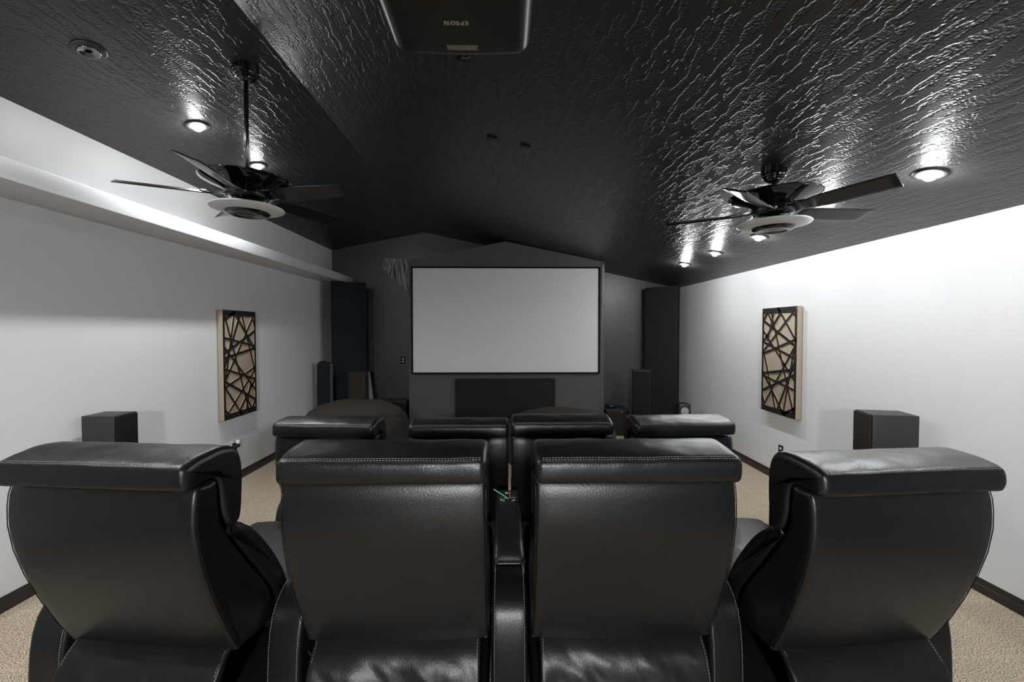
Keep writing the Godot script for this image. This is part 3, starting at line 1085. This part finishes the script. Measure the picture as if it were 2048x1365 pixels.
func wall_panels():
	wall_panel("linen acoustic panel with black crossed lattice on the ledge wall", Vector3(XL, 0.728, -4.82), PI / 2, false)
	wall_panel("linen acoustic panel with black crossed lattice on the plain wall", Vector3(XR, 0.762, -4.635), -PI / 2, true)

# ------------------------------------------------------------------------------------------------ speakers
func box_speaker(called: String, label: String, at: Vector3, turn: float, size: Vector3, front: Material, group := "") -> Node3D:
	# front looks along +z; at = bottom centre
	var t := thing(called, label, "speaker", at, turn, group)
	var k := obj("cabinet", box_mesh(size - Vector3(0, 0, 0.016), 0.004), M.speaker, t)
	k.position = Vector3(0, size.y / 2, -0.008)
	k = obj("grille", box_mesh(Vector3(size.x - 0.012, size.y - 0.012, 0.014), 0.005), front, t)
	k.position = Vector3(0, size.y / 2, size.z / 2 - 0.007)
	return t

func stand(label: String, at: Vector3, height: float):
	var t := thing("speaker_stand", label, "stand", at, 0, "speaker stands")
	obj("foot_plate", lathe([[0.13, 0.0], [0.13, 0.012], [0.12, 0.016], [0.0, 0.016]], 32), M.plastic, t)
	obj("pole", lathe([[0.02, 0.012], [0.02, height - 0.01]], 16), M.plastic, t)
	var k := obj("top_plate", box_mesh(Vector3(0.15, 0.01, 0.15), 0.002), M.plastic, t)
	k.position.y = height - 0.005

func speakers():
	box_speaker("bookshelf_speaker", "small black speaker on a stand against the ledge wall", Vector3(-2.825, 0.72, -3.123), PI / 2, Vector3(0.185, 0.36, 0.24), M.grille, "side speakers")
	stand("black stand under the small speaker by the ledge wall", Vector3(-2.825, 0, -3.123), 0.72)
	box_speaker("bookshelf_speaker", "small black speaker with brown grille on a stand against the plain wall", Vector3(2.765, 0.70, -3.062), -PI / 2 - 0.22, Vector3(0.215, 0.38, 0.30), M.brown_grille, "side speakers")
	stand("black stand under the small speaker by the plain wall", Vector3(2.765, 0, -3.062), 0.70)
	box_speaker("tower_speaker", "slim tower speaker with brown grille before the navy panel", Vector3(-2.23, 0.0, -6.62), 0.05, Vector3(0.235, 1.045, 0.30), M.brown_grille, "tower speakers")
	box_speaker("tower_speaker", "slim black tower speaker before the grey corner panel", Vector3(2.13, 0.0, -6.65), -0.20, Vector3(0.245, 1.06, 0.32), M.grille, "tower speakers")
	box_speaker("subwoofer", "low black subwoofer on the floor beside the screen wall and navy panel", Vector3(-1.72, 0.0, -6.93), 0.0, Vector3(0.35, 0.56, 0.36), M.grille, "subwoofers")
	var t := box_speaker("subwoofer", "brown-fronted cube subwoofer with a puck on top", Vector3(1.80, 0.0, -6.98), -0.0, Vector3(0.37, 0.41, 0.46), M.brown_grille, "subwoofers")
	var b := obj("badge", box_mesh(Vector3(0.03, 0.008, 0.002)), M.chrome, t)
	b.position = Vector3(0.06, 0.385, 0.2305)
	var p := obj("speaker_puck", lathe([[0.0, 0.0], [0.055, 0.0], [0.085, 0.012], [0.092, 0.03], [0.085, 0.045], [0.05, 0.056], [0.0, 0.058]], 36), M.plastic)
	p.position = Vector3(1.745, 0.41, -7.0)
	tag(p, "round black smart speaker puck on the brown-fronted subwoofer", "speaker")
	# small round-cornered speaker with one pale cone
	t = thing("desktop_speaker", "tiny black speaker with one pale cone by the grey corner panel", "speaker", Vector3(2.70, 0.36, -6.42), -0.12)
	var k := obj("cabinet", rbox(Vector3(0.18, 0.22, 0.18), 0.03, 4, Vector3i(2, 2, 2)), M.plastic, t)
	k.position.y = 0.11
	obj("cone", lathe([[0.0, 0.092], [0.016, 0.096], [0.022, 0.092], [0.046, 0.100], [0.056, 0.100], [0.058, 0.086], [0.0, 0.08]], 32, true, Transform3D(Basis(Vector3.RIGHT, PI / 2), Vector3(0, 0.11, 0))), M.cone, t)
	stand("short black stand under the tiny speaker with the pale cone", Vector3(2.70, 0, -6.42), 0.36)

# ------------------------------------------------------------------------------------------------ corner panels, beanbags
func slab(called: String, label: String, a: Vector3, b: Vector3, height: float, thick: float, m: Material, group: String):
	# upright slab between two floor points, thickness on the far side
	var d := b - a
	var t := thing(called, label, "acoustic panel", (a + b) / 2.0, atan2(-d.z, d.x), group)
	var k := obj("fabric", box_mesh(Vector3(d.length(), height - 0.02, thick), 0.006), m, t)
	k.position = Vector3(0, 0.02 + (height - 0.02) / 2.0, -thick / 2.0)
	k = obj("foot_rail", box_mesh(Vector3(d.length() * 0.9, 0.02, thick * 0.8)), M.plastic, t)
	k.position = Vector3(0, 0.01, -thick / 2.0)

func beanbag(label: String, at: Vector3, r: Vector3, seed_: float):
	var t := thing("beanbag", label, "beanbag", at, 0, "beanbags")
	var bag := BagBend.new(0, 0, seed_, wob)
	bag.r = r
	var s := Shape.new()
	rbox_into(s, Vector3(2, 2, 2), 0.55, 6, Vector3i(16, 14, 16), bag)
	obj("cover", s.mesh(), M.bean, t)

func corner_things():
	slab("corner_panel", "tall navy fabric panel standing across the corner under the ledge", Vector3(-2.77, 0, -6.95), Vector3(-2.28, 0, -7.17), 2.462, 0.10, M.trap_blue, "tall corner panels")
	slab("corner_panel", "tall charcoal fabric panel standing across the corner by the plain wall", Vector3(2.41, 0, -7.36), Vector3(2.84, 0, -7.0), 2.405, 0.10, M.trap_grey, "tall corner panels")
	# rounded padded board leaning behind the navy panel
	var t := thing("padded_board", "round-topped dark padded board leaning by the navy corner panel", "board", Vector3(-2.80, 0, -6.72))
	var poly := PackedVector2Array([Vector2(-0.10, 0), Vector2(0.10, 0), Vector2(0.10, 1.17)])
	for i in 9:
		var a := PI / 2.0 + PI / 2.0 * i / 8.0
		poly.append(Vector2(-0.02 + 0.08 * cos(a), 1.12 + 0.08 * sin(a)))
	obj("pad", prism(poly, -0.03, 0.03), M.trap_blue, t)
	var e := obj("fabric_edge", box_mesh(Vector3(0.035, 1.16, 0.055), 0.004), M.pad_edge, t)
	e.position = Vector3(0.119, 0.58, 0)
	# pale shag-edged wedge beside the tower
	var p := obj("shag_wedge", prism(PackedVector2Array([Vector2(0, 0), Vector2(0.14, 0), Vector2(0.005, 1.03), Vector2(0, 1.03)]), -0.03, 0.03), M.shag)
	p.position = Vector3(-2.105, 0, -6.72)
	tag(p, "pale shaggy wedge standing beside the brown-grilled tower speaker", "wedge")
	beanbag("large dark brown beanbag on the carpet before the navy corner panel", Vector3(-1.70, 0, -4.95), Vector3(0.62, 0.86, 0.60), 2.0)
	beanbag("dark brown beanbag on the carpet before the middle of the screen wall", Vector3(0.62, 0, -4.95), Vector3(0.66, 0.75, 0.60), 9.0)

func small_things():
	outlet(Vector3(XR, 0.348, -4.662), -PI / 2, "black wall outlet with white sockets low on the plain wall", M.velvet)
	outlet(Vector3(XL, 0.37, -4.79), PI / 2, "black wall outlet low on the ledge wall behind the plug-in freshener", M.velvet)
	var t := thing("plug_in_freshener", "white-capped plug-in freshener on the ledge wall outlet", "freshener", Vector3(XL + 0.0086, 0.385, -4.79), PI / 2)
	var k := obj("holder", box_mesh(Vector3(0.05, 0.05, 0.045), 0.01), M.plastic, t)
	k.position = Vector3(0, 0.02, 0.0235)
	obj("bottle", lathe([[0.0, 0.03], [0.018, 0.03], [0.020, 0.05], [0.018, 0.075], [0.0, 0.078]], 20, true, Transform3D(Basis.IDENTITY, Vector3(0, 0, 0.03))), M.white_plastic, t)
	# blank cover plates on the broad ceiling slope
	var i := 0
	for q in [Vector2(-0.091, -3.243), Vector2(0.156, -3.26)]:
		var n := ceil_normal(q.x)
		var o := thing("ceiling_plate", ["square black cover plate on the ceiling closer to the ridge", "square black cover plate on the ceiling farther from the ridge"][i], "cover plate", Vector3(q.x, ceil_y(q.x), q.y) + n * 0.0075, 0, "ceiling cover plates")
		o.basis = Basis(Quaternion(Vector3.DOWN, n))
		obj("plate", box_mesh(Vector3(0.075, 0.013, 0.115), 0.003), M.ceiling_plate if M.has("ceiling_plate") else M.plastic, o)
		var s := Shape.new()
		lathe_into(s, [[0.0, -0.0085], [0.005, -0.008], [0.005, -0.006]], 12)
		obj("screw", s.mesh(), M.steel, o)
		i += 1
